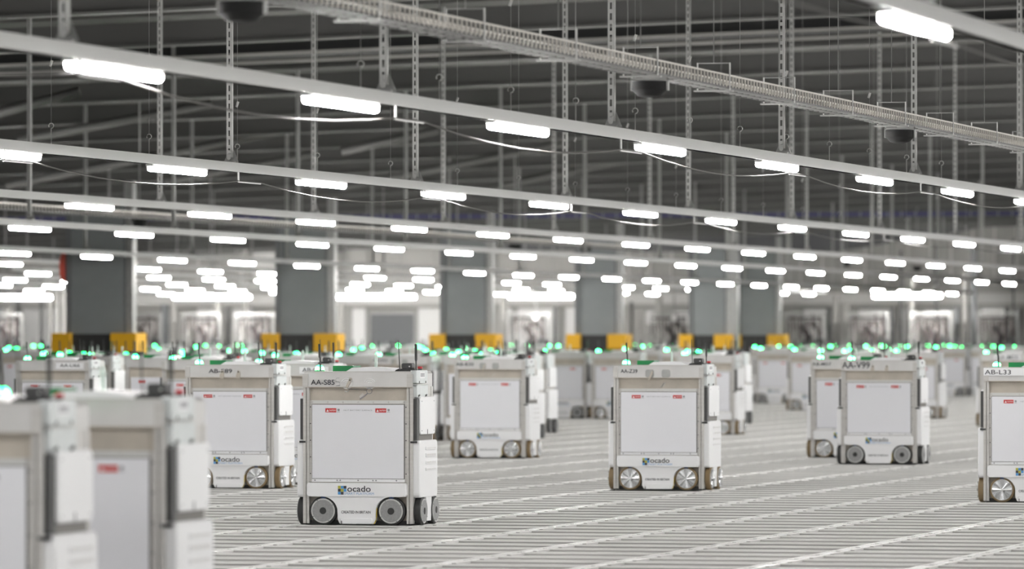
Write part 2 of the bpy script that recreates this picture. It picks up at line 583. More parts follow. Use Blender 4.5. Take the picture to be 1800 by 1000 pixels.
# ------------------------------------------------------------------ wire basket trays
def basket(K, ybeg_px, yend_px, z, pitch, label, trapeze0=None, step=2.2, kn=2.0):
    wx = -CA * K / F
    ya = rail_y(ybeg_px, wx)[0]; yb = rail_y(yend_px, wx)[0]
    t = empty('cable_tray', (wx, ya, z))
    L = yb - ya
    b = MB()
    n = int(L / pitch)
    W, HH, r = 0.10, 0.085, 0.0055
    for k in range(n):
        y = k * pitch
        b.box(-W - r, -W + r, y - r, y + r, 0, HH, M['wire'])
        b.box(W - r, W + r, y - r, y + r, 0, HH, M['wire'])
        if k % 2 == 0:
            b.box(-W, W, y - r, y + r, -r, r, M['galv'])
    for (x, zz) in ((-W, HH), (W, HH), (-W, 0), (W, 0), (0.0, 0)):
        b.box(x - r, x + r, 0, L, zz - r, zz + r, M['wire'] if zz else M['machine'])
    kid(b.build('basket'), t)
    b = MB()
    for (x, rr) in ((-0.05, 0.011), (-0.01, 0.014), (0.04, 0.012)):
        pts = [(x + 0.008 * math.sin(k * 1.7 + x * 90), k * L / 30, 0.004 + rr) for k in range(31)]
        b.tube(pts, rr, M['unit'], 5)
    kid(b.build('cable_bundle'), t)
    tag(t, label, 'cable tray', 'cable trays')
    return wx, ya, yb
TZ = H + 1.69
wx, ya, yb = basket(84600, 300, 1860, TZ, 0.10, 'silver wire basket tray slanting from top centre to the right edge')
y, _ = rail_y(415, wx)
n = 0
while y < yb:
    t = empty('tray_trapeze', (wx, y, TZ))
    b = MB()
    for x in (-0.112, 0.112):
        b.box(x - 0.004, x + 0.004, -0.006, 0.006, -0.02, 0.17, M['galvb'])
    b.box(-0.116, 0.116, -0.004, 0.004, 0.163, 0.170, M['galv'])
    kid(b.build('stirrup'), t)
    kid(MB().box(-0.135, 0.135, -0.02, 0.02, -0.026, -0.016, M['galv']).build('cross_bar'), t)
    kid(MB().tube([(0, 0, 0.17), (0, 0, roofz(wx) - TZ)], 0.004, M['galv'], 5).build('rod'), t)
    tag(t, 'wire stirrup with thin rod, %s from the left along the nearer cable tray' % ORD[n], 'bracket', 'stirrups of the nearer cable tray')
    n += 1
    y += 2.2
basket(263000, -60, 1120, H + 1.72, 0.14, 'dim wire basket tray running behind the third light rail at left')

# domed wireless units under the tray
for xc, nm in ((425, 'black domed wireless unit cut off by the top edge of the picture'),
               (1142, 'black domed wireless unit under the middle of the wire basket tray'),
               (1582, 'black domed wireless unit under the right part of the wire basket tray')):
    y, D = rail_y(xc, wx)
    t = empty('wireless_unit', (wx + 0.0, y, TZ - 0.02))
    b = MB()
    b.disc(0, 0, 0.115, 'z', -0.075, -0.02, M['unit'], 24)
    b.disc(0, 0, 0.075, 'z', -0.115, -0.075, M['unit'], 24, 0.115)
    b.disc(0, 0, 0.035, 'z', -0.125, -0.115, M['unit'], 24, 0.075)
    kid(b.build('dome'), t)
    b = MB()
    b.box(-0.125, -0.115, -0.02, 0.02, -0.08, 0.005, M['galv'])
    b.box(0.115, 0.125, -0.02, 0.02, -0.08, 0.005, M['galv'])
    b.box(-0.125, 0.125, -0.02, 0.02, -0.015, 0.0, M['galv'])
    kid(b.build('bracket'), t)
    tag(t, nm, 'wireless unit', 'wireless units')
# small dark ones farther away
for n, (xc, yc, K) in enumerate(((245, 388, 290000), (905, 432, 290000), (1030, 433, 290000), (1487, 462, 300000), (1612, 470, 300000))):
    w2 = -CA * K / F
    y, D = rail_y(xc, w2)
    z = H + (HZ - yc) * D / F
    t = empty('wireless_unit', (w2, y, z))
    kid(MB().disc(0, 0, 0.10, 'z', -0.10, 0.04, M['unit'], 16, 0.14).build('dome'), t)
    kid(MB().tube([(0, 0, 0.04), (0, 0, roofz(w2) - z)], 0.012, M['galv'], 5).build('stem'), t)
    tag(t, 'small dark blurred unit hanging among the far light rails, %s from the left' % ORD[n], 'wireless unit', 'distant wireless units')

# ------------------------------------------------------------------ the far side of the hall
YW = 184.0
def bx(x, Yw=YW):
    u = (x - 900) / F
    D = Yw / (u * SA + CA)
    return D * (u * CA - SA), D
def bz(y, x=900, Yw=YW):
    return H + (HZ - y) * bx(x, Yw)[1] / F

def backbox(b, x0, x1, y0, y1, dy0, dy1, m, Yw=YW):
    b.box(bx(x0, Yw)[0], bx(x1, Yw)[0], Yw + dy0, Yw + dy1, bz(y1, (x0 + x1) / 2, Yw), bz(y0, (x0 + x1) / 2, Yw), m)

b = MB()
backbox(b, -250, 2050, 370, 620, 1.0, 1.4, M['cladding'])
for k in range(60):
    x = -200 + k * 38
    backbox(b, x, x + 3, 380, 500, 0.93, 1.0, M['cladlight'])
struct(b.build('wall_back'))
b = MB()
# the dark upper cladding whose lower edge climbs at the right
pts = [(-250, 442), (1460, 442), (1800, 386), (2000, 352), (2000, 330), (-250, 330)]
b.prism([(bx(x)[0], bz(y, x)) for x, y in pts], 'y', YW + 0.6, YW + 0.9, M['claddark'])
struct(b.build('trim_3'))
b = MB()
backbox(b, -250, 2050, 516, 536, 0.3, 0.9, M['cladlight'])
backbox(b, -250, 2050, 534, 540, 0.2, 0.95, M['cladding'])
backbox(b, 1380, 2050, 500, 512, 0.3, 0.9, M['cladding'])
struct(b.build('trim_4'))
# beige bays in the dark upper wall
b = MB()
for x0, x1, y0 in ((30, 118, 442), (435, 486, 400), (600, 772, 402), (870, 1010, 440)):
    backbox(b, x0, x1, y0, 505, 0.45, 0.62, M['cladlight'] if x0 == 435 else M['cladding'])
struct(b.build('trim_5'))

# roller doors
for x0, x1, y0, y1, m, lab in (
        (22, 72, 540, 608, 'door', 'white roller door at the far left, wider one'), (76, 88, 540, 608, 'door', 'narrow white door leaf right of the wide far left roller door'),
        (-20, 14, 540, 608, 'door', 'white door cut off by the left edge of the picture'),
        (330, 372, 541, 608, 'door', 'white panel door behind machinery between first and second grey pillars'),
        (392, 432, 541, 608, 'door', 'white panel door just left of the second grey pillar'),
        (604, 632, 541, 608, 'door', 'white panel left of the low grey shutter'), (720, 768, 541, 608, 'door', 'white panel right of the low grey shutter'),
        (636, 718, 552, 612, 'shutter', 'low dark grey roller shutter between second and third pillars'),
        (874, 890, 541, 608, 'door', 'narrow white panel just right of the third grey pillar'),
        (897, 972, 541, 608, 'door', 'broad white panel between third and fourth grey pillars'),
        (980, 1006, 541, 608, 'door', 'narrow white panel just left of the fourth grey pillar'),
        (1124, 1150, 548, 570, 'door', 'short pale panel right of the fourth grey pillar'), (1168, 1205, 548, 570, 'door', 'short pale panel left of the fifth grey pillar'),
        (1400, 1452, 544, 600, 'door', 'pale panel behind the machine right of the last pillar'),
        (1498, 1564, 544, 582, 'door', 'pale panel above the second machine at right'),
        (1574, 1586, 544, 600, 'door', 'narrow pale panel between second and third machines at right'),
        (1614, 1665, 544, 556, 'door', 'shallow pale panel above the third machine at right'), (1666, 1677, 540, 578, 'door', 'bright narrow panel right of the third machine'),
        (1716, 1764, 544, 562, 'door', 'pale panel above the fourth machine at right'), (1776, 1786, 546, 568, 'door', 'small pale panel near the right edge')):
    t = empty('roller_door', (bx(x0)[0], YW + 0.94, 0))
    ox = bx(x0)[0]
    w = bx(x1)[0] - ox
    z0, z1 = bz(y1, x0), bz(y0, x0)
    b = MB()
    nn = max(3, int((z1 - z0) / 0.12))
    for k in range(nn):
        za = z0 + (z1 - z0) * k / nn
        b.box(0.05, w - 0.05, -0.02, 0.03, za, za + (z1 - z0) / nn - 0.008, M[m])
    b.box(0.05, w - 0.05, 0.0, 0.04, z0, z1, M[m])
    kid(b.build('slats'), t)
    b = MB()
    b.box(0, 0.05, -0.06, 0.06, z0, z1 + 0.05, M['galv']); b.box(w - 0.05, w, -0.06, 0.06, z0, z1 + 0.05, M['galv'])
    b.box(0, w, -0.06, 0.06, z1, z1 + 0.06, M['galv'])
    kid(b.build('door_frame'), t)
    tag(t, lab, 'door' if m == 'door' else 'shutter', 'pale doors and shutters along the far wall')

# steel posts standing in front of the far wall
PO = [(16, 10, 'cladding', 540), (32, 3, 'dark', 470), (73, 3, 'dark', 470), (90, 4, 'cladding', 470), (103, 5, 'cladding', 500), (114, 6, 'cladding', 505), (290, 12, 'shutter', 535), (306, 5, 'cladding', 530), (384, 9, 'cladding', 520),
      (400, 4, 'dark', 540), (432, 4, 'cladding', 440), (600, 4, 'cladding', 520), (886, 8, 'cladding', 500), (976, 4, 'dark', 540), (1110, 3, 'dark', 530), (1158, 10, 'cladding', 520), (1124, 3, 'cladding', 545),
      (1456, 5, 'dark', 540), (1470, 8, 'cladding', 520), (1488, 7, 'cladding', 535), (1570, 6, 'dark', 540), (1584, 3, 'dark', 440), (1604, 9, 'cladding', 490), (1646, 3, 'dark', 430),
      (1682, 6, 'shutter', 540), (1696, 8, 'cladding', 480), (1712, 9, 'shutter', 430), (1770, 6, 'dark', 540), (1782, 2, 'dark', 420), (1790, 6, 'shutter', 545)]
for n, (x, w, m, top) in enumerate(PO):
    b = MB()
    ww = w * 0.019
    b.box(-ww / 2, ww / 2, -0.09, 0.09, 0.0, bz(top, x, 181.5), M[m])
    b.box(-ww / 2 - 0.06, ww / 2 + 0.06, -0.14, 0.14, -0.03, 0.02, M[m])
    o = b.build('steel_post', None, (bx(x, 181.5)[0], 181.5, 0))
    tag(o, 'blurred upright post in front of the far wall, %s from the left' % ORD[n], 'post', 'posts along the far wall')

# picking machines in front of the far wall
def machine_proto():
    t = empty('picking_machine')
    b = MB()
    b.box(-0.32, 0.32, -0.25, 0.25, 0.0, 0.95, M['machine'])
    b.box(-0.45, 0.45, -0.3, 0.3, 0.95, 1.02, M['cladding'])
    kid(b.build('base'), t)
    b = MB()
    b.tube([(-0.02, 0.1, 1.0), (0.12, 0.1, 1.5), (-0.1, 0.1, 1.8), (0.25, 0.05, 1.95), (0.55, 0, 1.55)], [0.16, 0.10, 0.10, 0.09, 0.06], M['machine'], 8)
    kid(b.build('arm'), t)
    b = MB()
    rr = random.Random(3)
    for k in range(17):
        x = -0.55 + k * 0.07 + 0.03 * rr.random()
        zb_ = 1.25 + 0.55 * rr.random()
        b.tube([(x, -0.16 + 0.1 * rr.random(), 2.22 - 0.25 * rr.random()), (x + 0.05 * (rr.random() - 0.5), -0.12, 1.9), (x + 0.08 * (rr.random() - 0.5), -0.14, zb_)], 0.012 + 0.014 * rr.random(), M[('hose', 'machine', 'cladding')[k % 3]], 5)
    b.box(-0.5, 0.55, -0.15, 0.1, 2.05, 2.12, M['machine'])
    kid(b.build('hoses'), t)
    b = MB()
    b.box(-0.62, -0.56, -0.05, 0.05, 0, 2.25, M['galv']); b.box(0.66, 0.72, -0.05, 0.05, 0, 2.25, M['galv']); b.box(-0.62, 0.72, -0.05, 0.05, 2.2, 2.27, M['galv'])
    kid(b.build('gantry'), t)
    b = MB(); b.box(0.35, 0.62, -0.1, 0.1, 1.15, 1.42, M['dark']); b.box(0.44, 0.5, -0.05, 0.05, 1.42, 1.7, M['dark'])
    kid(b.build('gripper'), t)
    return t
mp_ = machine_proto()
MACH = [(248, 'machine with hoses just right of the first grey pillar'), (352, 'machine with hoses in the middle of the first bay between pillars'), (446, 'machine with hoses just left of the second grey pillar'), (928, 'machine with hoses between third and fourth grey pillars'),
        (1176, 'machine with hoses just left of the fifth grey pillar'), (1414, 'first machine with hoses right of the last grey pillar'), (1524, 'second machine with hoses right of the last grey pillar'),
        (1634, 'third machine with hoses right of the last grey pillar'), (1752, 'machine with hoses nearest the right edge, at the far wall'), (4, 'machine with hoses cut off by the left edge')]
for n, (x, lab) in enumerate(MACH):
    o = mp_ if n == 0 else copy_tree(mp_)
    o.location = (bx(x, 180.2)[0], 180.2, 0)
    tag(o, 'dark blurred ' + lab, 'machine', 'picking machines along the far wall')
# round lamps over two machines
for x, y, lab in ((942, 558, 'small round white lamp above the machine between third and fourth pillars'), (1185, 559, 'dim round lamp left of the fifth grey pillar')):
    X, D = bx(x, 179.6)
    t = empty('work_lamp', (X, 179.6, H + (HZ - y) * D / F))
    kid(MB().disc(0, 0, 0.085, 'y', -0.05, 0.0, M['door'], 16).build('shade'), t)
    kid(MB().tube([(0, 0, 0.08), (0, 0, 0.9), (0, 3, 0.9)], 0.02, M['galv'], 5).build('stem'), t)
    tag(t, lab, 'lamp')

# pipes and the blue tray high up
X0b, Db = bx(-150, 140); X1b, _ = bx(1950, 140)
b = MB()
zb = H + (HZ - 381) * 145e-4
b.box(0, X1b - X0b, -0.02, 0.02, -0.05, 0.06, M['bluetray'])
for k in range(90):
    xx = (X1b - X0b) * k / 90
    b.box(xx, xx + 0.025, -0.03, -0.02, -0.06, 0.08, M['galv'])
o = b.build('cable_tray', None, (X0b, 140, zb))
tag(o, 'long thin dark blue cable tray running level across the far hall', 'cable tray', 'cable trays')

# pillars
wxp = -CA * 34.0
PIL = [(120, 225, 12, 98, 250, 'leftmost grey clad pillar on yellow guards, a red sign on its left edge'),
       (487, 578, 12, 466, 600, 'second grey clad pillar from the left, on yellow guards'),
       (776, 857, 10, 760, 878, 'third grey clad pillar from the left, on yellow guards'),
       (1013, 1085, 10, 1000, 1106, 'fourth grey clad pillar from the left, just left of centre right'),
       (1213, 1277, 20, 1198, 1290, 'fifth grey clad pillar, with a bright post on its right'),
       (1300, 1365, 7, 1284, 1382, 'rightmost and darkest grey clad pillar')]
for (x0, x1, pw, g0, g1, lab) in PIL:
    y, D = rail_y((x0 + x1) / 2, wxp)
    s = D / F / CA
    t = empty('clad_pillar', (wxp, y, 0))
    hw = (x1 - x0) / 2 * s
    ztop = H + 2.45
    zlo = H + 0.06
    b = MB()
    b.box(-hw, hw - 0.03, -0.12, 0.12, zlo, ztop, M['pillar'])
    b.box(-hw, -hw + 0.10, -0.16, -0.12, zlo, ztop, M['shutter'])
    kid(b.build('cladding'), t)
    b = MB()
    b.box(hw, hw + pw * s, -0.10, 0.14, 0, ztop + 0.4, M['galv'])
    kid(b.build('post'), t)
    if x0 == 120:
        kid(MB().rrect(-0.28, 0.28, zlo + 0.95, zlo + 1.5, 0.25, 'x', -hw - 0.09, -hw - 0.03, M['redsign']).build('sign'), t)
    cx = (x0 + x1) / 2
    b = MB()
    b.box(-hw - 0.2, hw + 0.2, -0.2, 0.2, 0, 1.17, M['black'])
    b.box(-hw + 0.06, hw - 0.06, -0.2, 0.2, 1.17, zlo, M['black'])
    kid(b.build('plinth'), t)
    gw = 0.34
    for a, c in ((g0, g0 + 34 * 104 / D), (g1 - 46 * 104 / D, g1)):
        b = MB()
        b.rrect((a - cx) * s, (c - cx) * s, 1.17, zlo + 0.02, 0.03, 'y', -0.32, 0.3, M['yellow'], 0.01)
        kid(b.build('guard_block'), t)
    tag(t, lab, 'pillar', 'grey pillars')

# side wall beyond the left of the picture closes the hall
struct(MB().box(-80.4, -80, -6, 190, -0.3, 6, M['cladding']).build('wall_left'))
struct(MB().box(15, 15.4, -6, 190, -0.3, 8, M['cladlight']).build('wall_right'))

# ------------------------------------------------------------------ grid robot
def wheel_mesh(style, axis):
    """tyre and hub discs centred on the axis origin, outer face towards negative axis"""
    t = MB(); h = MB()
    tm = M['black'] if style == 'grey' else M['brown']
    t.disc(0, 0, 0.104, axis, -0.005, 0.0, tm, 28, 0.111)
    t.disc(0, 0, 0.111, axis, 0.0, 0.042, tm, 28)
    if style == 'grey':
        h.disc(0, 0, 0.096, axis, -0.012, -0.004, M['rim'], 28)
        h.disc(0, 0, 0.086, axis, -0.0135, -0.011, M['hub'], 28)
        h.disc(0, 0, 0.027, axis, -0.0155, -0.012, M['black'], 16)
        for k in range(4):
            a = math.radians(30 + 90 * k)
            h.disc(0.091 * math.cos(a), 0.091 * math.sin(a), 0.004, axis, -0.014, -0.011, M['dark'], 6)
    else:
        h.disc(0, 0, 0.094, axis, -0.010, -0.004, M['rim'], 28)
        def P(u, v, w):
            return (u, w, v) if axis == 'y' else (w, u, v)
        n = 24
        vs = [P(0, 0, -0.013)] + [P(0.089 * math.cos(2 * math.pi * k / n), 0.089 * math.sin(2 * math.pi * k / n), -0.011 - (0.006 if k % 3 == 0 else 0.0)) for k in range(n)]
        h.add(vs, [(0, 1 + k, 1 + (k + 1) % n) for k in range(n)], M['steel'])
        h.disc(0.02, -0.015, 0.008, axis, -0.018, -0.012, M['dark'], 8)
    return t.mesh('wheel'), h.mesh('hub_cap')

def robot(style):
    """a box-shaped storage robot; front faces -Y, origin under the middle of the front face"""
    t = empty('grid_robot')
    W = 0.4445; DP = 0.60
    def K(b, name, parent=None):
        return kid(b.build(name), parent or t)
    b = MB()
    b.box(-0.41, 0.41, 0.045, DP - 0.045, 0.035, 1.08, M['tan'])
    b.box(-0.425, 0.425, 0.03, DP - 0.03, 0.0, 0.035, M['black'])
    b.box(-0.425, 0.425, 0.03, DP - 0.03, 0.97, 1.10, M['tan'])
    K(b, 'body')
    # posts with a groove
    for sx in (-1, 1):
        for (y0, y1) in ((0.0, 0.05), (DP - 0.05, DP)):
            b = MB()
            for (a, c, yo) in ((0.395, 0.412, 0.0), (0.412, 0.422, 0.012), (0.422, W, 0.0)):
                x0, x1 = sorted((sx * a, sx * c))
                if y0 == 0.0:
                    b.box(x0, x1, y0 + yo, y1, 0.012, 1.078, M['alu'])
                else:
                    b.box(x0, x1, y0, y1 - yo, 0.012, 1.078, M['alu'])
            K(b, 'corner_post')
    # header
    b = MB()
    pts = [(-W + 0.008, 1.076), (W - 0.008, 1.076), (W - 0.008, 1.18), (W - 0.022, 1.197), (-W + 0.022, 1.197), (-W + 0.008, 1.18)]
    b.prism(pts, 'y', -0.008, DP + 0.008, M['header'])
    for sx in (-1, 1):
        x0, x1 = sorted((sx * (W - 0.045), sx * (W + 0.002)))
        b.box(x0, x1, -0.014, -0.006, 1.076, 1.178, M['alu'])
    b.box(-W + 0.01, W - 0.01, -0.013, 0.0, 1.190, 1.199, M['alu'])
    b.box(-W + 0.01, W - 0.01, -0.012, 0.0, 1.072, 1.078, M['tan'])
    K(b, 'header')
    # sheet frame round the white panel
    b = MB()
    b.box(-0.398, -0.376, 0.012, 0.03, 0.335, 0.972, M['alu']); b.box(0.376, 0.398, 0.012, 0.03, 0.335, 0.972, M['alu'])
    b.box(-0.376, 0.376, 0.006, 0.03, 0.945, 0.972, M['galvb'])
    b.box(-0.376, 0.376, 0.010, 0.03, 0.335, 0.360, M['white'])
    for k in range(7):
        b.disc(-0.37 + k * 0.1233, 0.958, 0.006, 'y', 0.0, 0.008, M['alu'], 8)
    for k in range(5):
        for sx in (-1, 1):
            b.disc(sx * 0.387, 0.40 + k * 0.13, 0.005, 'y', 0.008, 0.014, M['dark'], 6)
    for xx in (-0.35, -0.17, -0.145, 0.0, 0.12, 0.145, 0.31):
        b.disc(xx, 0.348, 0.006, 'y', 0.004, 0.012, M['greyink'], 6)
    K(b, 'panel_frame')
    b = MB()
    b.box(-0.3745, 0.3745, 0.008, 0.02, 0.359, 0.943, M['gap'])
    b.box(-0.3705, 0.3705, 0.0, 0.018, 0.363, 0.939, M['panel'])
    pn = K(b, 'front_panel')
    for x0 in (-0.263, 0.142):
        b = MB()
        b.box(0, 0.088, -0.0015, 0, 0, 0.032, M['red'])
        b.prism([(0.008, 0.006), (0.028, 0.006), (0.018, 0.024)], 'y', -0.003, -0.001, M['white'])
        b.rrect(0.098, 0.116, 0.010, 0.028, 0.006, 'y', -0.0015, 0, M['greyink'], 0, 2)
        b.box(0.094, 0.118, -0.0015, 0, 0.002, 0.005, M['greyink'])
        o = kid(b.build('caution_label'), t); o.location = (x0, 0.0, 0.878)
        text('lettering', 'CAUTION', 0.031, 0.083, 0.010, 0.022, -0.0030, M['white'], o, 0.01)
    text('warning_lettering', 'HOT BATTERY SURFACE', -0.115, 0.117, 0.890, 0.900, -0.001, M['greyink'], t)
    # bumper cover with wheel arches
    b = MB()
    pts = [(-0.385, 0.331), (-0.402, 0.318), (-0.404, 0.240), (-0.392, 0.223)]
    for k in range(9):
        a = math.radians(100 - 90 * k / 8)
        pts.append((-0.285 + 0.130 * math.cos(a) + 0.0, 0.105 + 0.118 * math.sin(a)))
    pts += [(-0.153, 0.045), (-0.140, 0.015), (-0.125, 0.008)]
    r_ = [(-x, z) for x, z in reversed(pts)]
    poly = pts + r_
    b.prism(poly, 'y', -0.040, 0.012, M['white'], 0.006)
    b.rrect(-0.402, 0.402, 0.224, 0.331, 0.022, 'y', -0.052, -0.036, M['white'], 0.006)
    b.rrect(-0.13, 0.13, 0.012, 0.055, 0.012, 'y', -0.048, -0.04, M['white'], 0.005)
    b.box(-0.12, -0.115, -0.052, -0.045, 0.006, 0.035, M['dark']); b.box(0.0, 0.128, -0.048, -0.042, 0.006, 0.010, M['dark'])
    bc = K(b, 'bumper_cover')
    lg = MB()
    sq = 0.0232
    for i, row in enumerate((('olive', 'blue', 'ink'), ('ink', 'olive', 'blue'), ('blue', 'ink', None))):
        for j, c in enumerate(row):
            if c:
                lg.box(j * sq, j * sq + sq * 0.95, -0.002, 0, -(i + 1) * sq + 0.001, -i * sq, M[c])
    o = kid(lg.build('emblem'), bc); o.location = (-0.146, -0.052, 0.307)
    text('company_lettering', 'ocado', -0.070, 0.119, 0.261, 0.308, -0.0535, M['ink'], bc, 0.012)
    text('slogan_lettering', 'SMART PLATFORM', -0.098, 0.145, 0.238, 0.256, -0.0535, M['blueink'], bc, 0.0)
    text('origin_lettering', 'CREATED IN BRITAIN', -0.122, 0.115, 0.092, 0.113, -0.0415, M['ink'], bc, 0.012)
    # blue brackets and yellow cable by the wheels
    b = MB()
    for sx in (-1, 1):
        b.box(sx * 0.275 - 0.018, sx * 0.275 + 0.018, -0.02, 0.02, 0.20, 0.226, M['navy'])
    K(b, 'wheel_bracket')
    b = MB().tube([(0.157, -0.02, 0.14), (0.156, -0.02, 0.075), (0.150, -0.022, 0.035), (0.135, -0.025, 0.012)], 0.006, M['yellowcable'], 5)
    K(b, 'yellow_cable')
    # wheels
    tw, hb = wheel_mesh(style, 'y')
    tx, hx = wheel_mesh(style, 'x')
    def wheel(loc, m1, m2, rz=0.0):
        o = bpy.data.objects.new('wheel', m1); COL.objects.link(o); o.location = loc; o.rotation_euler = (0, 0, rz); kid(o, t)
        c = bpy.data.objects.new('hub_cap', m2); COL.objects.link(c); kid(c, o)
    for sx in (-1, 1):
        wheel((sx * 0.275, -0.015, 0.111), tw, hb)
        wheel((sx * 0.275, DP + 0.015, 0.111), tw, hb, math.pi)
    for yy in (0.125, 0.475):
        wheel((-W - 0.048, yy, 0.111), tx, hx)
        wheel((W + 0.048, yy, 0.111), tx, hx, math.pi)
    # side modules
    for sx in (-1, 1):
        def side(b, p0, p1, y0, y1, z0, z1, m, r=0.02, ch=0.006):
            b.rrect(y0, y1, z0, z1, r, 'x', sx * (W + p1), sx * (W + p0), m, ch)
        b = MB()
        side(b, -0.02, 0.038, 0.085, 0.53, 0.705, 1.0, M['white'], 0.03)
        b.box(*sorted((sx * (W + 0.037), sx * (W + 0.040))), 0.29, 0.30, 0.708, 0.745, M['dark'])
        for (yy, zz) in ((0.13, 0.965), (0.49, 0.965), (0.13, 0.735), (0.49, 0.735)):
            b.disc(yy, zz, 0.005, 'x', sx * (W + 0.037), sx * (W + 0.040), M['greyink'], 6)
        K(b, 'upper_side_cover')
        b = MB()
        side(b, -0.02, 0.052, 0.012, 0.545, 0.215, 0.662, M['white'], 0.035)
        for (z0, z1) in ((0.585, 0.61), (0.53, 0.56), (0.475, 0.50), (0.425, 0.445)):
            b.rrect(0.18, 0.50, z0, z1, 0.008, 'x', sx * (W + 0.058), sx * (W + 0.050), M['white'], 0.003, 2)
            for q in range(12):
                b.box(*sorted((sx * (W + 0.0575), sx * (W + 0.0585))), 0.20 + q * 0.024, 0.21 + q * 0.024, z0 + 0.006, z1 - 0.006, M['alu'])
        K(b, 'lower_side_cover')
        b = MB()
        b.prism([(0.235, 0.03), (0.365, 0.03), (0.385, 0.225), (0.215, 0.225)], 'x', sx * (W + 0.048), sx * (W - 0.01), M['white'])
        b.box(*sorted((sx * (W + 0.035), sx * (W + 0.050))), 0.225, 0.235, 0.02, 0.07, M['dark'])
        K(b, 'side_skirt')
        b = MB()
        b.box(*sorted((sx * (W - 0.01), sx * (W + 0.028))), 0.018, 0.080, 0.665, 0.985, M['dark'])
        b.box(*sorted((sx * (W - 0.03), sx * (W + 0.020))), 0.10, 0.50, 0.655, 0.705, M['gap'])
        b.box(*sorted((sx * (W - 0.02), sx * (W + 0.030))), -0.002, 0.02, 0.640, 0.655, M['black'])
        K(b, 'lift_guide')
        b = MB()
        b.box(*sorted((sx * (W - 0.05), sx * (W - 0.004))), 0.05, 0.55, 0.03, 1.08, M['alu'])
        K(b, 'side_sheet')
    b = MB()
    x0, x1 = W - 0.02, W + 0.030
    b.rrect(0.004, 0.33, 1.105, 1.207, 0.01, 'x', x1, x0, M['ctrl'], 0.003, 2)
    b.rrect(0.02, 0.35, 0.995, 1.093, 0.01, 'x', x1 - 0.002, x0, M['ctrl'], 0.003, 2)
    b.box(x0, x1 + 0.004, 0.01, 0.36, 1.093, 1.100, M['galvb'])
    b.rrect(0.10, 0.24, 1.145, 1.195, 0.006, 'x', x1 + 0.001, x1 - 0.01, M['white'], 0, 2)
    for q in range(4):
        b.box(x1, x1 + 0.003, 0.12 + q * 0.03, 0.132 + q * 0.03, 1.155, 1.185, M['greyink'])
    for (yy, zz) in ((0.06, 1.008), (0.09, 1.012), (0.27, 1.008), (0.30, 1.012), (0.08, 1.115), (0.27, 1.115)):
        b.disc(yy, zz, 0.010, 'x', x1, x1 + 0.003, M['dark'], 6)
    K(b, 'control_box')
    b = MB()
    b.disc(W + 0.012, 0.17, 0.016, 'z', 1.205, 1.222, M['dark'], 12)
    b.disc(W + 0.012, 0.17, 0.021, 'z', 1.220, 1.236, M['redcap'], 14, 0.018)
    K(b, 'stop_button')
    # rear
    b = MB(); b.box(-0.37, 0.37, DP - 0.02, DP, 0.36, 0.94, M['panel']); b.rrect(-0.402, 0.402, 0.07, 0.331, 0.022, 'y', DP + 0.03, DP - 0.02, M['white'], 0.006)
    K(b, 'rear_panel')
    # things fixed on the lid
    b = MB()
    b.prism([(-0.125, 1.197), (0.26, 1.197), (0.20, 1.224), (0.05, 1.232), (-0.075, 1.226)], 'y', 0.10, 0.50, M['white'])
    K(b, 'lid_cover')
    b = MB()
    b.disc(-0.345, 0.12, 0.038, 'z', 1.199, 1.207, M['green'], 16)
    kb = K(b, 'beacon_base')
    b = MB()
    prof = [(0.036, 1.207), (0.036, 1.220), (0.030, 1.234), (0.018, 1.243), (0.004, 1.246)]
    for (r0, z0), (r1, z1) in zip(prof, prof[1:]):
        n = 16
        cs = [(math.cos(2 * math.pi * k / n), math.sin(2 * math.pi * k / n)) for k in range(n)]
        b.add([(-0.345 + r0 * x, 0.12 + r0 * y, z0) for x, y in cs] + [(-0.345 + r1 * x, 0.12 + r1 * y, z1) for x, y in cs],
              [(i, (i + 1) % n, n + (i + 1) % n, n + i) for i in range(n)], M['beaconhot'] if z0 < 1.23 else M['beacon'], True)
    b.disc(-0.345, 0.12, 0.004, 'z', 1.245, 1.2465, M['beacon'], 8)
    K(b, 'beacon_dome')
    b = MB(); b.box(-0.243, -0.078, 0.14, 0.36, 1.197, 1.241, M['green'])
    K(b, 'green_cover')
    b = MB()
    b.tube([(-0.318, 0.05, 1.197), (-0.32, 0.05, 1.30), (-0.325, 0.05, 1.31), (-0.328, 0.05, 1.412)], [0.0075, 0.0075, 0.0085, 0.0085], M['dark'], 8)
    K(b, 'antenna')
    b = MB()
    b.tube([(0.462, 0.03, 1.205), (0.462, 0.03, 1.275), (0.462, 0.03, 1.29), (0.460, 0.03, 1.412)], [0.006, 0.006, 0.0105, 0.0105], M['dark'], 8)
    K(b, 'antenna')
    b = MB()
    b.tube([(0.312, 0.10, 1.21), (0.306, 0.10, 1.32), (0.300, 0.10, 1.442)], [0.005, 0.004, 0.0028], M['dark'], 6)
    K(b, 'whip_antenna')
    b = MB()
    b.rrect(0.302, 0.388, 1.218, 1.262, 0.014, 'y', 0.18, 0.27, M['dark'], 0.004, 3)
    b.prism([(0.265, 1.197), (0.42, 1.197), (0.41, 1.210), (0.36, 1.219), (0.30, 1.219), (0.275, 1.210)], 'y', 0.12, 0.32, M['black'])
    b.disc(0.368, 1.236, 0.006, 'y', 0.176, 0.181, M['galvb'], 8)
    K(b, 'sensor')
    b = MB()
    b.tube([(0.063, 0.30, 1.225), (0.063, 0.30, 1.300), (0.063, 0.30, 1.305), (0.063, 0.30, 1.318), (0.063, 0.30, 1.338)], [0.013, 0.013, 0.016, 0.013, 0.003], M['clear'], 10)
    K(b, 'locating_pin')
    return t

